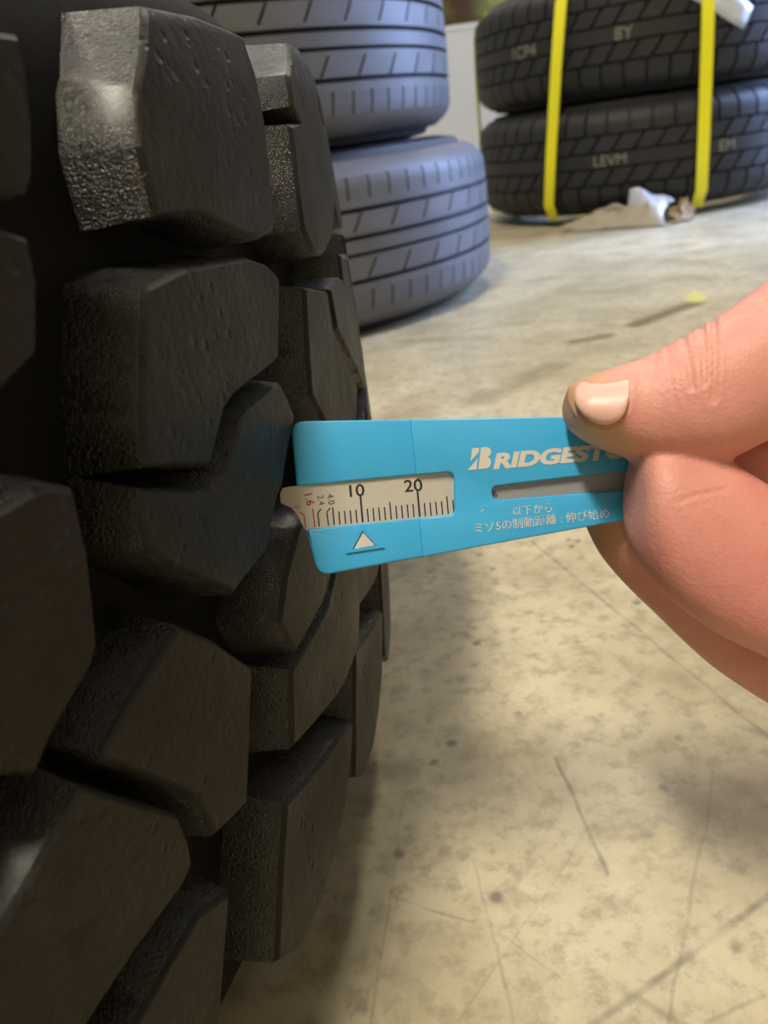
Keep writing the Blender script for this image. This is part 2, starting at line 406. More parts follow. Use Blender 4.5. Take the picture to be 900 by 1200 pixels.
RC = (.512, 1.485); WR = .157; RR = .264
fr = math.atan2(-RC[1], -RC[0])
_, prR = stack_tyre((RC[0], RC[1], .012), 0, (0, 0), RR, WR, rows_r, M_TR, M_TRD, 'new black tyre with block tread, lowest in the yellow-strapped bundle', 'new black tyres in the strapped bundle', fr, .007)
stack_tyre((RC[0]+.004, RC[1], .012+WR), .35, (0, 0), RR, WR, rows_r, M_TR, M_TRD, 'new black tyre with block tread, upper one in the yellow-strapped bundle', 'new black tyres in the strapped bundle', fr, .007)

# chalk-yellow factory stamps on the centre ribs of the strapped tyres
M_CHALK = plain('faded_yellow_stamp_ink', (.30, .29, .21), .8, nscale=400, var=.6)
def text_verts(body, size=1.0, shear=0, bold=0):
    cu = bpy.data.curves.new('lettering', 'FONT'); cu.body = body; cu.size = size; cu.shear = shear; cu.offset = bold; cu.resolution_u = 4; cu.fill_mode = 'FRONT'
    o = bpy.data.objects.new('lettering', cu); COL.objects.link(o)
    dg = bpy.context.evaluated_depsgraph_get(); me = bpy.data.meshes.new_from_object(o.evaluated_get(dg))
    v = [tuple(p.co) for p in me.vertices]; f = [tuple(q.vertices) for q in me.polygons]
    bpy.data.objects.remove(o, do_unlink=True); bpy.data.curves.remove(cu); bpy.data.meshes.remove(me); return v, f
def stamp(tyre_obj, body, ang, u, h, name='tread_stamp'):
    v, f = text_verts(body, h*1.35); q = []
    base = tyre_obj.rotation_euler.z
    for x, y, _ in v:
        a = ang-base + x/RR; r = prR(u)+.0006; q.append((r*math.cos(a), r*math.sin(a), u*WR+y-h*.5))
    o = from_py(name, q, f, M_CHALK, tyre_obj); return o
tr_low = [o for o in bpy.data.objects if o.get('label', '').startswith('new black tyre with block tread, lowest')][0]
tr_up = [o for o in bpy.data.objects if o.get('label', '').startswith('new black tyre with block tread, upper')][0]
def ang_at(px, py):   # angle on the strapped bundle under a pixel
    r = ray(px, py); d = Vector((r.x, r.y)); o = Vector((-RC[0], -RC[1])); A = d.dot(d); B = 2*o.dot(d); C_ = o.dot(o)-RR*RR; D = max(0, B*B-4*A*C_)
    t = (-B-math.sqrt(D))/(2*A); p = o+d*t; return math.atan2(p.y, p.x)
stamp(tr_up, '1CP4', ang_at(596, 68), .497, .017); stamp(tr_up, '8Y', ang_at(716, 44), .497, .017)
stamp(tr_low, 'LEVM', ang_at(695, 195), .497, .015); stamp(tr_low, 'EM', ang_at(842, 175), .497, .015)

# ------------------------------------------------------------------ yellow straps around the bundle
M_STRAP = plain('yellow_plastic_strap', (.86, .80, .02), .35, nscale=300, var=.08)
def strap(ang0, ang1, label):
    """closed band: up the outside of both tyres, over the top, down through the hole, under"""
    H = .012+2*WR; w = .0085
    pts = [(.10, .004), (RR-.05, .005), (RR-.012, .012), (RR+.004, .035), (RR+.0055, .1), (RR+.0055, H*.5), (RR+.0055, H-.1), (RR+.003, H-.03), (RR-.02, H+.001), (RR-.06, H+.003), (.12, H+.003), (.10, H-.01), (.098, H*.5)]
    v = []; f = []; n = len(pts)
    for lay in (0, .0012):
        for i, (r, z) in enumerate(pts):
            if lay:
                rp, zp = pts[(i+1) % n]; rm, zm = pts[i-1]; tx, tz = rp-rm, zp-zm; L = math.hypot(tx, tz); r, z = r+tz/L*lay, z-tx/L*lay
            a = ang0+(ang1-ang0)*z/H
            er = Vector((math.cos(a), math.sin(a), 0)); et = Vector((-math.sin(a), math.cos(a), 0))
            for s in (-w, w): v.append(er*r+et*s+Vector((0, 0, max(z, .0012))))
    for i in range(n):
        j = (i+1) % n; a, b_, c, d = 2*i, 2*i+1, 2*j+1, 2*j; o = 2*n
        f += [(a+o, b_+o, c+o, d+o), (d, c, b_, a), (a, a+o, d+o, d), (b_, c, c+o, b_+o)]
    s = from_py('yellow_strap', v, f, M_STRAP, None, 50); s.location = (RC[0], RC[1], 0); tag(s, label, 'strap', 'straps around the tyre bundle'); return s
strap(ang_at(643, 255), ang_at(662, 15), 'yellow plastic strap around the bundle, between the stamped marks on both tyres')
strap(ang_at(820, 238), ang_at(828, 15), 'yellow plastic strap around the bundle, passing in front of the white paper tag')
strap(fr-math.pi*.53, fr-math.pi*.53, 'yellow plastic strap seen edge-on around the side of the bundle next to the carton')

# white tag on the upper tyre
M_TAG = plain('white_glossy_tag', (.62, .64, .66), .35, nscale=60, var=.25, bump=.3, bs=60)
HTAG = .276; a0 = ang_at(830, 8); v = []; f = []
for i in range(9):
    for j in range(4):
        la = (i/8.-.5)*.13; lz = (j/3.-.5)*.03
        x = la*math.cos(-.55)-lz*math.sin(-.55); z = la*math.sin(-.55)+lz*math.cos(-.55)
        a = a0+x/RR; r = RR+.0035+.002*math.sin(i*1.7+j); v.append((RC[0]+r*math.cos(a), RC[1]+r*math.sin(a), HTAG+z))
for i in range(8):
    for j in range(3): q = i*4+j; f.append((q, q+4, q+5, q+1))
tg = from_py('paper_tag', v, f, M_TAG, None, 60); md = tg.modifiers.new('thickness', 'SOLIDIFY'); md.thickness = .0006
tag(tg, 'creased white paper tag stuck on the upper new black tyre behind a strap', 'tag')

# crumpled sheets at the foot of the bundle
def crumple(name, corners, mat, label, cat, amp, nx=30, ny=12, seed=0., bulge=0, ramp=False):
    """corners: floor points a(left back) b(right back) c(right front) d(left front)"""
    a, b_, c, d = corners; v = []; f = []
    for i in range(nx+1):
        for j in range(ny+1):
            u, t = i/nx, j/ny
            p = (a*(1-u)+b_*u)*(1-t)+(d*(1-u)+c*u)*t
            n1 = noise.fractal(Vector((p.x*14+seed, p.y*14, seed)), 1., 2., 3)
            n2 = noise.noise(Vector((p.x*70, p.y*70+seed, 3)))
            e = math.sin(math.pi*min(1, t*1.02))**.7*(math.sin(math.pi*u)**.5)*(min(1, .35+u*1.3) if ramp else 1)
            z = .002 + max(0, (abs(n1)*amp + amp*.25*n2 + bulge*math.exp(-((t-.45)/.35)**2)*(.6+.5*n1)))*e
            px = p.x + .012*noise.noise(Vector((u*6, t*5, seed+9))); py = p.y + .012*noise.noise(Vector((u*6, t*5, seed+19)))
            v.append((px, py, z))
    for i in range(nx):
        for j in range(ny): q = i*(ny+1)+j; f.append((q, q+ny+1, q+ny+2, q+1))
    o = from_py(name, v, f, mat, None, 60); md = o.modifiers.new('thickness', 'SOLIDIFY'); md.thickness = .0008; md.offset = 1
    return tag(o, label, cat)
M_PAPER = plain('grey_brown_wrapping_paper', (.42, .37, .28), .7, nscale=25, var=.35, bump=.4, bs=60)
M_FILM = plain('cloudy_white_plastic_film', (.56, .58, .64), .28, nscale=40, var=.25, bump=.3, bs=80)
crumple('wrapping_paper', (floor_at(662, 266), floor_at(778, 258), floor_at(778, 266), floor_at(654, 273)), M_PAPER, 'crumpled grey-brown wrapping paper on the floor against the strapped tyres', 'paper', .022, seed=4., bulge=.048, ramp=True)
crumple('cardboard_flap', (floor_at(786, 253), floor_at(814, 250), floor_at(810, 258), floor_at(786, 264)), plain('tan_cardboard', (.34, .235, .115), .75, nscale=40, var=.2), 'tan cardboard flap beside the plastic film under the strapped tyres', 'cardboard', .010, seed=5., bulge=.036)
fa = floor_at(741, 266); fb = floor_at(772, 264)
v = []; f = []
for i in range(11):
    for j in range(11):
        u, t = i/10, j/10
        p = fa*(1-u)+fb*u; p = p + Vector((.03*t*(u+.1)-.002, .02*t, .0005+.052*t*(1-.35*(u-.4)**2) - .02*t*t*u))
        p += Vector((0, .008*math.sin(u*5+t*4), .003*math.sin(u*9)*t)); v.append(p)
for i in range(10):
    for j in range(10): q = i*11+j; f.append((q, q+11, q+12, q+1))
pf = from_py('plastic_film', v, f, M_FILM, None, 60); md = pf.modifiers.new('thickness', 'SOLIDIFY'); md.thickness = .0007
tag(pf, 'folded cloudy white plastic film sticking up in front of the strapped tyres', 'plastic film')

# cream carton with an olive sack behind the stacks
M_CART = plain('cream_carton_board', (.60, .56, .44), .7, nscale=6, var=.1)
ct = empty('carton', (.36, 2.02, 0)); tag(ct, 'tall cream carton standing behind the tyre stacks', 'carton')
b = bmesh.new(); bm_box(b, -.22, -.16, 0, .22, .16, .341); bmesh.ops.bevel(b, geom=b.edges[:], offset=.004, segments=2, affect='EDGES'); obj('body', b, M_CART, ct)
b = bmesh.new(); bm_box(b, -.221, -.161, .335, -.002, .161, .345); obj('flap', b, M_CART, ct)
b = bmesh.new(); bm_box(b, .002, -.161, .335, .221, .161, .345); obj('flap', b, M_CART, ct)
k = NB('olive_brown_cloth'); k.color(k.ramp(k.noise(7, 3), [(.4, (.085, .05, .02)), (.6, (.20, .19, .045))])); k.setb(Roughness=.85); k.normal(k.bump(k.noise(30), .5, .01))
b = bmesh.new(); bmesh.ops.create_icosphere(b, subdivisions=4, radius=1)
for vv in b.verts:
    p = vv.co.copy(); n1 = noise.noise(p*2.2)
    q = p*(1+.13*n1); zz = q.z*.11
    vv.co = (q.x*.20, q.y*.14, (max(-.08, zz)+.08)*.65)
me = bpy.data.meshes.new('sack'); b.to_mesh(me); b.free(); smooth(me, 60)
sk = obj('sack', me, k.m); sk.location = (.34, 2.02, .3455); tag(sk, 'olive and brown cloth sack lying on top of the cream carton', 'sack')

# ------------------------------------------------------------------ the gauge
GD = .1385                                # depth of its front face
G0 = W(480, 580, GD)
def gp(x, y, off=0.0): return W(x, y, GD) + FWD*off
gauge = empty('tread_depth_gauge', tuple(G0)); tag(gauge, 'blue plastic tread depth gauge with a steel scale, held against the off-road tyre', 'gauge')
def gobj(name, v, f, mat, parent=None, ang=35):
    base = G0
    return from_py(name, [p-base for p in v], f, mat, parent or gauge, ang)
def prism(name, poly, o0, o1, mat, parent=None, holes=(), bev=0):
    """polygon in picture pixels on the gauge plane, extruded away from the viewer from o0 to o1"""
    b = bmesh.new(); loops = [poly]+list(holes); es = []
    for lp in loops:
        vs_ = [b.verts.new(gp(x, y, o0)-G0) for x, y in lp]
        es += [b.edges.new((vs_[i], vs_[(i+1) % len(vs_)])) for i in range(len(vs_))]
    bmesh.ops.triangle_fill(b, use_beauty=True, use_dissolve=True, edges=es)
    bmesh.ops.dissolve_limit(b, angle_limit=.001, verts=b.verts[:], edges=b.edges[:]) if not holes else None
    fs = b.faces[:]
    r = bmesh.ops.extrude_face_region(b, geom=fs)
    nv = [g for g in r['geom'] if isinstance(g, bmesh.types.BMVert)]
    for q in nv: q.co += FWD*(o1-o0)
    bmesh.ops.recalc_face_normals(b, faces=b.faces[:])
    if bev:
        ee = [e for e in b.edges if e.is_manifold and e.calc_face_angle(0) > R_(60) and all(abs((v_.co+G0-CAM).dot(FWD)-(GD+o0)) < 1e-5 for v_ in e.verts)]
        bmesh.ops.bevel(b, geom=ee, offset=bev, segments=3, affect='EDGES', profile=.5)
    me = bpy.data.meshes.new(name); b.to_mesh(me); b.free(); smooth(me, 30); return obj(name, me, mat, parent or gauge)
def rnd(poly, rads, n=5):
    """round the corners of a pixel polygon"""
    out_ = []; N = len(poly)
    for i, p in enumerate(poly):
        p = Vector(p); a = Vector(poly[i-1]); c = Vector(poly[(i+1) % N]); r = rads[i] if isinstance(rads, (list, tuple)) else rads
        if r == 0: out_.append(tuple(p)); continue
        s = p+(a-p).normalized()*r; e = p+(c-p).normalized()*r
        for q in range(n+1):
            t = q/n; out_.append(tuple(s*(1-t)**2+p*2*t*(1-t)+e*t*t))
    return out_
k = NB('blue_plastic'); k.color(k.mix(k.noise(300, 3), (.050, .42, .80), (.043, .38, .74))); k.setb(Roughness=.38); k.normal(k.bump(k.noise(2600, 2), .10, .0002)); M_BLUE = k.m
k = NB('bare_grey_steel'); k.color(k.mix(k.noise(900, 3), (.34, .34, .35), (.27, .27, .28))); k.setb(Roughness=.45, Metallic=.25); M_BARE = k.m
k = NB('brushed_white_steel'); k.color(k.mix(k.noise(900, 3), (.58, .55, .50), (.50, .47, .43))); k.setb(Roughness=.42, Metallic=.25); M_STEEL = k.m
M_INK = plain('black_print', (.012, .012, .014), .5); M_RED = plain('red_print', (.34, .03, .025), .5); M_WHITE = plain('white_print', (.66, .62, .56), .5, nscale=2500, var=.15)
k = NB('worn_white_print'); k.color(k.mix(k.maprange(k.noise(700, 3), .34, .46, 0, 1), (.06, .36, .6), (.62, .60, .56))); k.setb(Roughness=.5); M_WORN = k.m
def ytop(x): return 493-(x-345)*.0155
def ybot(x): return 675-(x-375)*.184
def wtop(x): return 570-(x-333)*.0885
def wbot(x): return 620.5-(x-357)*.0985
XE = 800
# left, thinner half with the open window; right, thicker half
SH = .00045
slot = rnd([(576, 570), (760, 548), (760, 572), (578, 586)], [7, 7, 7, 7])
right_poly = rnd([(481, ytop(481)), (XE, ytop(XE)), (XE, ybot(XE)), (495, ybot(495)), (491, wbot(491)), (533, wbot(533)), (532, wtop(532)), (487, wtop(487))], [0, 12, 12, 0, 0, 7, 9, 0])
prism('body', right_poly, 0, .0034, M_BLUE, holes=(slot,), bev=.0003)
prism('nose_upper', rnd([(340, ytop(340)), (486, ytop(486)), (492, wtop(492)), (347, wtop(347)+1)], [17, 0, 0, 5]), SH, .0034, M_BLUE, bev=.0004)
prism('nose_lower', rnd([(358, wbot(358)), (496, wbot(496)), (500, ybot(500)), (373, ybot(373))], [2, 0, 0, 15]), SH, .0034, M_BLUE, bev=.0004)
prism('back_plate', rnd([(352, wtop(352)-22), (XE-12, wtop(XE)-22), (XE-12, wbot(XE)+12), (362, wbot(362)+22)], 4), .0026, .0034, M_BLUE)
tip = [(340, 569), (560, wtop(560)-2), (770, wtop(770)-2), (770, wbot(770)+1), (560, wbot(560)+1), (356, 621)]
strip_poly = [(338, 570), (560, wtop(560)-4), (770, wtop(770)-4), (770, wbot(770)+3), (560, wbot(560)+3), (380, wbot(380)+2), (357, 621), (353, 614), (348, 604), (341, 595), (333, 592), (328, 589), (327, 579), (330, 572)]
strip = prism('steel_scale', strip_poly, .0012, .0018, M_BARE)
prism('scale_face', [(338, 570), (556, wtop(556)-4), (556, wbot(556)+3)]+strip_poly[5:], .00117, .00121, M_STEEL, strip)
ZS = .00115
def line_px(v, f, a, b_, hw, off):
    a = Vector(a); b_ = Vector(b_); d = (b_-a).normalized(); n = Vector((-d.y, d.x))*hw; i = len(v)
    for p in (a-n, a+n, b_+n, b_-n): v.append(gp(p.x, p.y, off))
    f.append((i, i+1, i+2, i+3))
PXMM = 6.74
def tickx(mm): return 357.5+mm*PXMM
lean = (-3.2, -34)                       # tick direction, up and slightly left
v = []; f = []
for mm in range(4, 27):
    x = tickx(mm); y = wbot(x)-1.5
    L = .92 if mm in (10, 20) else (.62 if mm % 5 == 0 else .46)
    if mm == 4: continue
    line_px(v, f, (x, y), (x+lean[0]*L*.95, y+lean[1]*L), 1.15 if mm in (10, 20) else .8, ZS)
for mm, kx in ((2.4, 1), (4.0, 1)):
    x = tickx(mm); y = wbot(x)-1.5; line_px(v, f, (x, y), (x-2, y-16), .75, ZS); line_px(v, f, (x-2, y-16), (x+2, y-21), .75, ZS)
gobj('scale_ticks', v, f, M_INK, strip)
v = []; f = []
x = tickx(0); y = wbot(x)-1.5; line_px(v, f, (x, y), (x-2, y-15), .65, ZS); line_px(v, f, (x-2, y-15), (x-7, y-19), .65, ZS)
x = tickx(1.6); y = wbot(x)-1.5; line_px(v, f, (x, y), (x-2.5, y-22), .65, ZS)
gobj('red_scale_ticks', v, f, M_RED, strip)
def label_px(name, body, x, y, h, deg, mat, off, parent, shear=0, bold=0, sx=1):
    """lettering whose baseline starts at pixel x,y; h = capital height in pixels; deg = turn in the picture"""
    tv, tf = text_verts(body, 1.0, shear, bold); c, s = math.cos(R_(deg)), math.sin(R_(deg)); sc = h/.70
    q = []
    for X, Y, _ in tv:
        X *= sc*sx; Y *= sc; q.append(gp(x+X*c+Y*s, y-(-X*s+Y*c) if False else y+X*s-Y*c, off))
    return gobj(name, q, tf, mat, parent)
label_px('number', '10', 405.5, 582.5, 14, -5, M_INK, ZS, strip, sx=1.12, bold=.014)
label_px('number', '20', 474, 576.5, 14, -5, M_INK, ZS, strip, sx=1.12, bold=.014)
label_px('number', '1.6', 355.5, 577, 9.5, 78, M_RED, ZS, strip, bold=.012)
label_px('number', '0', 344, 592.5, 6, 75, M_RED, ZS, strip)
label_px('number', '2.4', 371.2, 580.5, 7, 80, M_INK, ZS, strip)
label_px('number', '4.0', 382.6, 579, 7.6, 80, M_INK, ZS, strip)
label_px('number', '%', 577, 583, 8, -8, M_INK, ZS, strip)
# brand lettering: the first letter has its own cut shape, the rest is heavy slanted capitals
def on_line(x0, y0, h, slant, pts, deg):
    c, s = math.cos(R_(deg)), math.sin(R_(deg)); q = []
    for X, Y in pts:
        X, Y = (X+Y*slant)*h, Y*h; q.append((x0+X*c-Y*-s*-1 if False else x0+X*c+Y*s*-1*-1, y0+X*s-Y*c))
    return q
LB = -5.0
bl1 = [(0, 0), (.06, 0), (.95, 0), (1.10, .10), (1.12, .30), (1.0, .47), (.86, .52), (1.0, .60), (1.04, .80), (.92, .97), (.72, 1.0), (.62, 1.0), (.60, .10), (.40, .10), (.38, .30), (0, .0)]
polyA = on_line(548, 551, 25, .22, [(.0, .0), (.42, .0), (.42, .52)], LB)
polyB = on_line(548, 551, 25, .22, [(.50, 0), (.92, 0), (1.04, .09), (1.07, .28), (1.0, .45), (.88, .53), (.98, .62), (1.0, .80), (.90, .95), (.74, 1.0), (.50, 1.0), (.50, .80)], LB)
polyC = on_line(548, 551, 25, .22, [(.08, 1.0), (.42, 1.0), (.42, .78), (.08, .40)], LB)
v = []; f = []
for pl in (polyA, polyB, polyC):
    i = len(v); v += [gp(x, y, -.00008) for x, y in pl]; f.append(tuple(range(i, i+len(pl))))
gobj('brand_initial', v, f, M_WHITE)
label_px('brand_lettering', 'RIDGESTONE', 577.5, 549, 16.5, -5, M_WHITE, -.00008, gauge, shear=.22, bold=.052, sx=1.42)
label_px('small_print', '以下から', 600, 604, 8.6, -6, M_WORN, -.00008, gauge)
label_px('small_print', 'ミゾ5の制動距離 : 伸び始め', 555, 624, 9.2, -6.5, M_WORN, -.00008, gauge)
label_px('small_print', '´', 558, 608, 14, 20, M_WHITE, -.00008, gauge)
# pointer triangle
prism('pointer_rim', [(424, 614.5), (450, 641.5), (405, 648.5)], SH-.0004, SH+.0002, M_BLUE, holes=([(424.5, 622), (441, 639.5), (413, 643.5)],))
gobj('pointer_triangle', [gp(x, y, SH-.00012) for x, y in rnd([(425, 624), (439.5, 639), (414, 643.5)], 2, 3)], [tuple(range(12))], M_WHITE)

# ------------------------------------------------------------------ the hand
def loft(b, st, n=32, expo=2.2):
    """st: list of (U, L, depth centre, half thickness); U and L are outline pixels; rings are closed and capped"""
    # resample
    rs = []
    for i in range(len(st)-1):
        for q in range(4):
            t = q/4
            p = [st[max(0, i-1)], st[i], st[i+1], st[min(len(st)-1, i+2)]]
            def cr(g):
                a, b_, c, d = g
                return .5*((2*b_)+(-a+c)*t+(2*a-5*b_+4*c-d)*t*t+(-a+3*b_-3*c+d)*t*t*t)
            U = Vector((cr([x[0][0] for x in p]), cr([x[0][1] for x in p]))); L = Vector((cr([x[1][0] for x in p]), cr([x[1][1] for x in p])))
            rs.append((U, L, cr([x[2] for x in p]), max(1e-5, cr([x[3] for x in p]))))
    rs.append((Vector(st[-1][0]), Vector(st[-1][1]), st[-1][2], st[-1][3]))
    rings = []
    for U, L, dc, rz in rs:
        c = (U+L)/2; h = (U-L)/2; rg = []
        for i in range(n):
            a = 2*math.pi*i/n; ca, sa = math.cos(a), math.sin(a)
            ca = math.copysign(abs(ca)**(2/expo), ca); sa = math.copysign(abs(sa)**(2/expo), sa)
            p = c+h*ca; rg.append(b.verts.new(W(p.x, p.y, dc)+FWD*(rz*sa)))
        rings.append(rg)
    for k_ in range(len(rings)-1):
        for i in range(n):
            b.faces.new((rings[k_][i], rings[k_][(i+1) % n], rings[k_+1][(i+1) % n], rings[k_+1][i]))
    b.faces.new(rings[0][::-1]); b.faces.new(rings[-1])
FZ = GD
thumb = [((662.0, 474), (662.5, 482), FZ-.0070, .0010), ((664, 462), (664, 491), FZ-.0072, .0036), ((669, 453), (669, 501), FZ-.0075, .0058), ((680, 445), (680, 511), FZ-.0080, .0074), ((700, 437), (700, 523), FZ-.0084, .0080), ((720, 431), (720, 531), FZ-.0087, .0084), ((742, 425), (742, 538), FZ-.0090, .0088), ((770, 411), (770, 542), FZ-.0096, .0094), ((800, 395), (800, 543), FZ-.0104, .0100),
         ((835, 375), (835, 542), FZ-.0110, .0104), ((868, 352), (868, 532), FZ-.0112, .0106), ((900, 328), (900, 516), FZ-.0112, .0108), ((950, 292), (955, 505), FZ-.010, .0115), ((1020, 250), (1030, 520), FZ-.006, .0125), ((1110, 290), (1120, 600), FZ+.001, .0125), ((1200, 400), (1200, 660), FZ+.006, .0105), ((1280, 490), (1280, 630), FZ+.010, .006), ((1330, 560), (1330, 590), FZ+.011, .002)]
index = [((740, 572), (740, 590), FZ-.0068, .0010), ((741, 556), (740.5, 606), FZ-.0074, .0042), ((744, 538), (742, 630), FZ-.0080, .0068), ((751, 526), (754, 661), FZ-.0086, .0082), ((768, 520), (775, 691), FZ-.0090, .0089), ((800, 522), (804, 717), FZ-.0092, .0090), ((850, 540), (850, 748), FZ-.0094, .0092), ((900, 570), (900, 772), FZ-.0094, .0093), ((960, 602), (960, 812), FZ-.009, .0095), ((1050, 630), (1040, 862), FZ-.006, .010), ((1150, 650), (1140, 870), FZ+.003, .0098), ((1230, 690), (1230, 810), FZ+.009, .006), ((1280, 730), (1280, 770), FZ+.010, .002)]
middle = [((686, 588), (686.5, 598), FZ+.0120, .001), ((688, 576), (688, 610), FZ+.0120, .0038), ((696, 562), (694, 627), FZ+.0120, .0062), ((716, 556), (709, 655), FZ+.0122, .0078), ((748, 570), (737, 688), FZ+.0126, .0082), ((790, 606), (771, 721), FZ+.0130, .0083), ((832, 645), (806, 755), FZ+.0132, .0084), ((872, 684), (842, 786), FZ+.0134, .0085), ((920, 722), (888, 817), FZ+.0136, .0086), ((985, 768), (955, 858), FZ+.014, .009), ((1060, 800), (1040, 920), FZ+.013, .0095), ((1150, 810), (1140, 930), FZ+.011, .0085), ((1220, 840), (1220, 890), FZ+.011, .004), ((1260, 855), (1260, 870), FZ+.011, .002)]
ringf = [((935, 850), (932, 858), FZ+.022, .001), ((945, 838), (938, 880), FZ+.022, .006), ((975, 850), (960, 925), FZ+.022, .008), ((1040, 890), (1020, 985), FZ+.021, .0085), ((1120, 900), (1110, 1010), FZ+.018, .009), ((1190, 870), (1180, 980), FZ+.014, .0085), ((1250, 880), (1250, 940), FZ+.012, .004), ((1290, 890), (1290, 905), FZ+.012, .002)]
little = [((985, 950), (983, 958), FZ+.030, .001), ((995, 938), (990, 975), FZ+.030, .005), ((1030, 950), (1015, 1015), FZ+.029, .0068), ((1090, 970), (1080, 1050), FZ+.026, .0072), ((1170, 930), (1170, 1035), FZ+.021, .0078), ((1240, 890), (1240, 960), FZ+.016, .005), ((1290, 870), (1290, 890), FZ+.013, .002)]
palm = [((836, 528), (836, 556), FZ+.001, .003), ((862, 505), (862, 600), FZ+.0012, .0055), ((900, 490), (900, 640), FZ+.0015, .007), ((960, 470), (960, 700), FZ+.002, .009), ((1060, 400), (1060, 890), FZ+.006, .0135), ((1180, 350), (1180, 985), FZ+.009, .0165), ((1300, 380), (1300, 960), FZ+.010, .0165), ((1450, 490), (1450, 860), FZ+.011, .0145), ((1600, 480), (1600, 880), FZ+.013, .018), ((1800, 450), (1800, 920), FZ+.017, .022), ((2150, 420), (2150, 960), FZ+.024, .026), ((2500, 390), (2500, 1000), FZ+.032, .030)]
b = bmesh.new()
for s_ in (thumb, index, middle, ringf, little, palm): loft(b, s_)
bmesh.ops.recalc_face_normals(b, faces=b.faces[:])
me = bpy.data.meshes.new('hand'); b.to_mesh(me); b.free()
tmp = bpy.data.objects.new('hand_build', me); COL.objects.link(tmp)
mo = tmp.modifiers.new('remesh', 'REMESH'); mo.mode = 'VOXEL'; mo.voxel_size = .0006; mo.use_smooth_shade = True
ms = tmp.modifiers.new('smooth', 'SMOOTH'); ms.factor = .5; ms.iterations = 16
dg = bpy.context.evaluated_depsgraph_get(); hm = bpy.data.meshes.new_from_object(tmp.evaluated_get(dg)); hm.name = 'hand'
bpy.data.objects.remove(tmp, do_unlink=True)
def pix(p):
    d = p-CAM; z = d.dot(FWD); return 450+FPX*d.dot(IR)/z, 600-FPX*d.dot(IU)/z, z
# creases over the joints, pressed into the surface, and a tan callus on the fingertips kept as a colour layer
creases = [((800, 392), (806, 420), (812, 455), 3.2, .00055), ((822, 380), (826, 410), (826, 450), 3.0, .00055), ((836, 372), (838, 410), (836, 470), 3.4, .00060), ((782, 402), (784, 440), (792, 480), 2.5, .00025), ((768, 410), (766, 440), (770, 470), 2.5, .0002),
           ((795, 588), (815, 580), (850, 574), 2.6, .00028), ((741, 424), (742, 428), (741, 434), 2.2, .0004)]
def sd(px, py, a, b_):
    ax, ay = a; bx, by = b_; dx, dy = bx-ax, by-ay; t = max(0, min(1, ((px-ax)*dx+(py-ay)*dy)/(dx*dx+dy*dy))); return math.hypot(px-ax-t*dx, py-ay-t*dy)
cols = [(672.5, 458, 468), (676, 450, 477), (683, 444.5, 486), (692, 440, 493), (701, 436.5, 497), (711, 433.5, 498), (720, 430.5, 496), (728, 428.5, 490), (733, 427.5, 482), (736.5, 427.5, 471)]
NAIL = [(x, a) for x, a, b_ in cols]+[(x, b_) for x, a, b_ in cols[::-1]]
def nail_dist(x, y):
    n = len(NAIL); ins = False; d = 1e9
    for i in range(n):
        (x1, y1), (x2, y2) = NAIL[i], NAIL[(i+1) % n]
        if (y1 > y) != (y2 > y) and x < (x2-x1)*(y-y1)/(y2-y1)+x1: ins = not ins
        d = min(d, sd(x, y, (x1, y1), (x2+.001, y2)))
    return -d if ins else d
hm.update(); nrm = [Vector(x.vector) for x in hm.vertex_normals]
tan_l = hm.attributes.new('callus', 'FLOAT', 'POINT')
for i, vv in enumerate(hm.vertices):
    x, y, z = pix(vv.co)
    if x < 960 and z < FZ+.004:
        dd = 0
        for p0, p1, p2, wd, dp in creases:
            d = min(sd(x, y, p0, p1), sd(x, y, p1, p2))
            if d < wd*3: dd += .85*dp*(math.exp(-(d/wd)**2) - .35*math.exp(-((d-2*wd)/wd)**2))
        if dd: vv.co -= nrm[i]*dd
    if 655 < x < 760 and y < 520 and z < FZ-.004:
        dn = nail_dist(x, y)
        if dn > 0: vv.co += nrm[i]*(.00030*math.exp(-((dn-4.5)/3.2)**2))
    tv = 0
    if z < FZ and y < 540: tv = max(0, min(1, (735-x)/60)) + max(0, min(1, 1-abs(y-520+(735-x)*.3)/26))*max(0, min(1, (765-x)/40))
    elif z > FZ+.002: tv = max(0, 1-math.hypot(x-712, y-628)/55)
    tan_l.data[i].value = min(1, tv)
hm.shade_smooth()
k = NB('warm_skin')
at = k.new('ShaderNodeAttribute', attribute_name='callus')
c = k.ramp(k.noise(75, 6, .65), [(.3, (.63, .255, .215)), (.55, (.69, .315, .265)), (.75, (.74, .39, .32))])
c = k.mix(k.maprange(k.noise(22, 2), .5, .68, 0, .5), c, (.64, .20, .185))
c = k.mix(k.math('MULTIPLY', at.outputs['Fac'], .75), c, (.56, .345, .175))
k.color(c); k.setb(Roughness=.52, **{'Subsurface_Weight': .15, 'Subsurface_Scale': .0018}); k.b.inputs['Subsurface Radius'].default_value = (1.0, .35, .2)
vz = k.new('ShaderNodeTexVoronoi'); vz.inputs['Scale'].default_value = 1500; k.link(k.tc.outputs['Object'], vz.inputs['Vector'])
b1 = k.bump(vz.outputs['Distance'], .22, .0003); k.normal(k.bump(k.noise(260, 5, .6), .22, .0006, b1))
M_SKIN = k.m
hand = obj('hand', hm, M_SKIN)
o0 = W(800, 600, FZ); hm.transform(Matrix.Translation(-o0)); hand.location = o0
tag(hand, 'bare right hand pinching the blue gauge between thumb and fingers', 'hand')

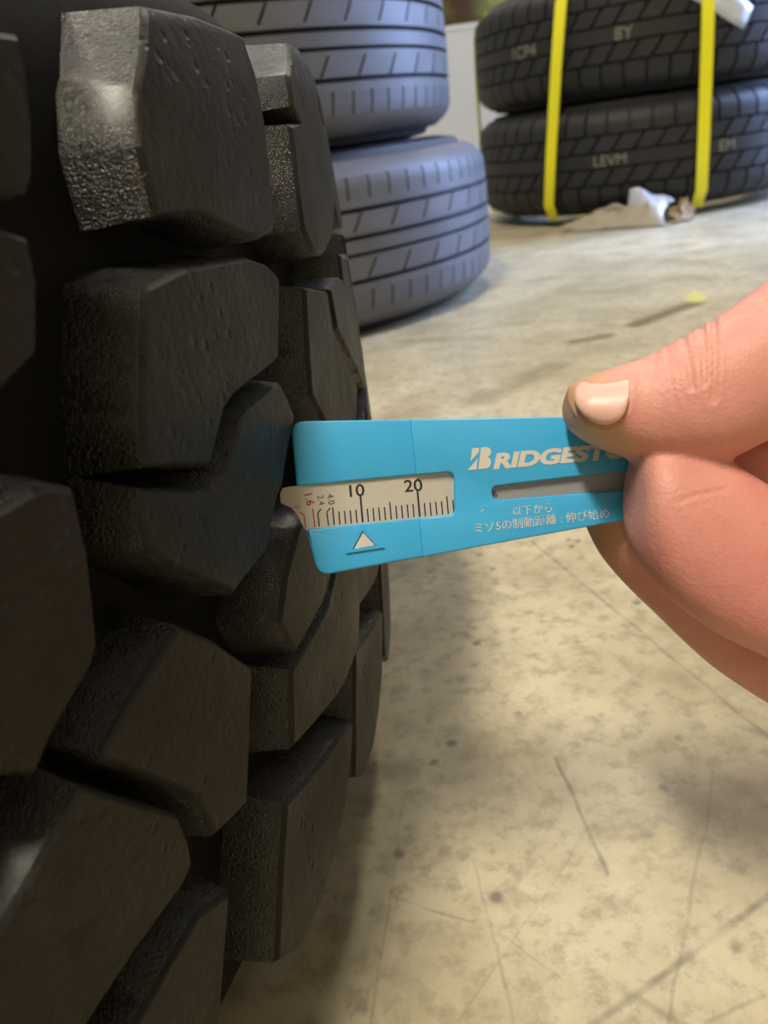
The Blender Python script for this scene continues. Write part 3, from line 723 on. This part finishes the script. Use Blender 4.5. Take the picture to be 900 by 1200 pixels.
b = bmesh.new()
loft(b, [((2040, 395), (2040, 975), FZ+.021, .030), ((2060, 380), (2060, 990), FZ+.022, .0315), ((2300, 360), (2310, 1030), FZ+.027, .035), ((2800, 300), (2830, 1090), FZ+.038, .041), ((3500, 200), (3560, 1180), FZ+.055, .050), ((3900, 180), (3960, 1200), FZ+.065, .054)])
bmesh.ops.recalc_face_normals(b, faces=b.faces[:])
me = bpy.data.meshes.new('sleeve'); b.to_mesh(me); b.free(); me.transform(Matrix.Translation(-o0)); smooth(me, 50)
obj('sleeve', me, plain('dark_work_cloth', (.03, .035, .05), .85, nscale=30, var=.3, bump=.3, bs=90), hand)

# thumb nail, laid on the thumb
def thumb_front(x, y):
    s = thumb
    for i in range(len(s)-1):
        if s[i][0][0] <= x <= s[i+1][0][0]:
            t = (x-s[i][0][0])/(s[i+1][0][0]-s[i][0][0]); U = s[i][0][1]*(1-t)+s[i+1][0][1]*t; L = s[i][1][1]*(1-t)+s[i+1][1][1]*t
            dc = s[i][2]*(1-t)+s[i+1][2]*t; rz = s[i][3]*(1-t)+s[i+1][3]*t
            q = max(-1, min(1, (y-(U+L)/2)/((L-U)/2))); return dc, rz*math.sqrt(1-q*q)
v = []; f = []; NJ = 10
for x, ya, yb in cols:
    for j in range(NJ+1):
        y = ya+(yb-ya)*j/NJ; dc, dz = thumb_front(x, y)
        edge = min(1, min(j, NJ-j)/1.2+.0); lift = .00022+.00030*edge
        v.append(W(x, y, dc-dz-lift)-o0)
nv = len(v)
for x, ya, yb in cols:
    for j in range(NJ+1):
        y = ya+(yb-ya)*j/NJ; dc, dz = thumb_front(x, y); v.append(W(x, y, dc-dz+.0006)-o0)
nc = len(cols)
for i in range(nc-1):
    for j in range(NJ):
        q = i*(NJ+1)+j; f.append((q, q+1, q+NJ+2, q+NJ+1)); q += nv; f.append((q, q+NJ+1, q+NJ+2, q+1))
for i in range(nc-1):
    for j in (0, NJ): q = i*(NJ+1)+j; f.append((q, q+NJ+1, q+NJ+1+nv, q+nv))
for i in (0, nc-1):
    for j in range(NJ): q = i*(NJ+1)+j; f.append((q, q+1, q+1+nv, q+nv))
k = NB('pink_nail')
sep = k.new('ShaderNodeSeparateXYZ'); k.link(k.tc.outputs['Generated'], sep.inputs[0])
c = k.ramp(sep.outputs[0], [(0, (.66, .47, .33)), (.10, (.74, .46, .40)), (.70, (.77, .49, .43)), (.84, (.90, .72, .65)), (1, (.88, .68, .60))])
k.color(c); k.setb(Roughness=.40, **{'Subsurface_Weight': .15, 'Subsurface_Scale': .001}); k.normal(k.bump(k.noise(500, 3), .15, .0003))
me = bpy.data.meshes.new('thumb_nail'); me.from_pydata([tuple(p) for p in v], [], f); me.update()
bb = bmesh.new(); bb.from_mesh(me); bmesh.ops.recalc_face_normals(bb, faces=bb.faces[:]); bb.to_mesh(me); bb.free(); smooth(me, 60)
obj('thumb_nail', me, k.m, hand)
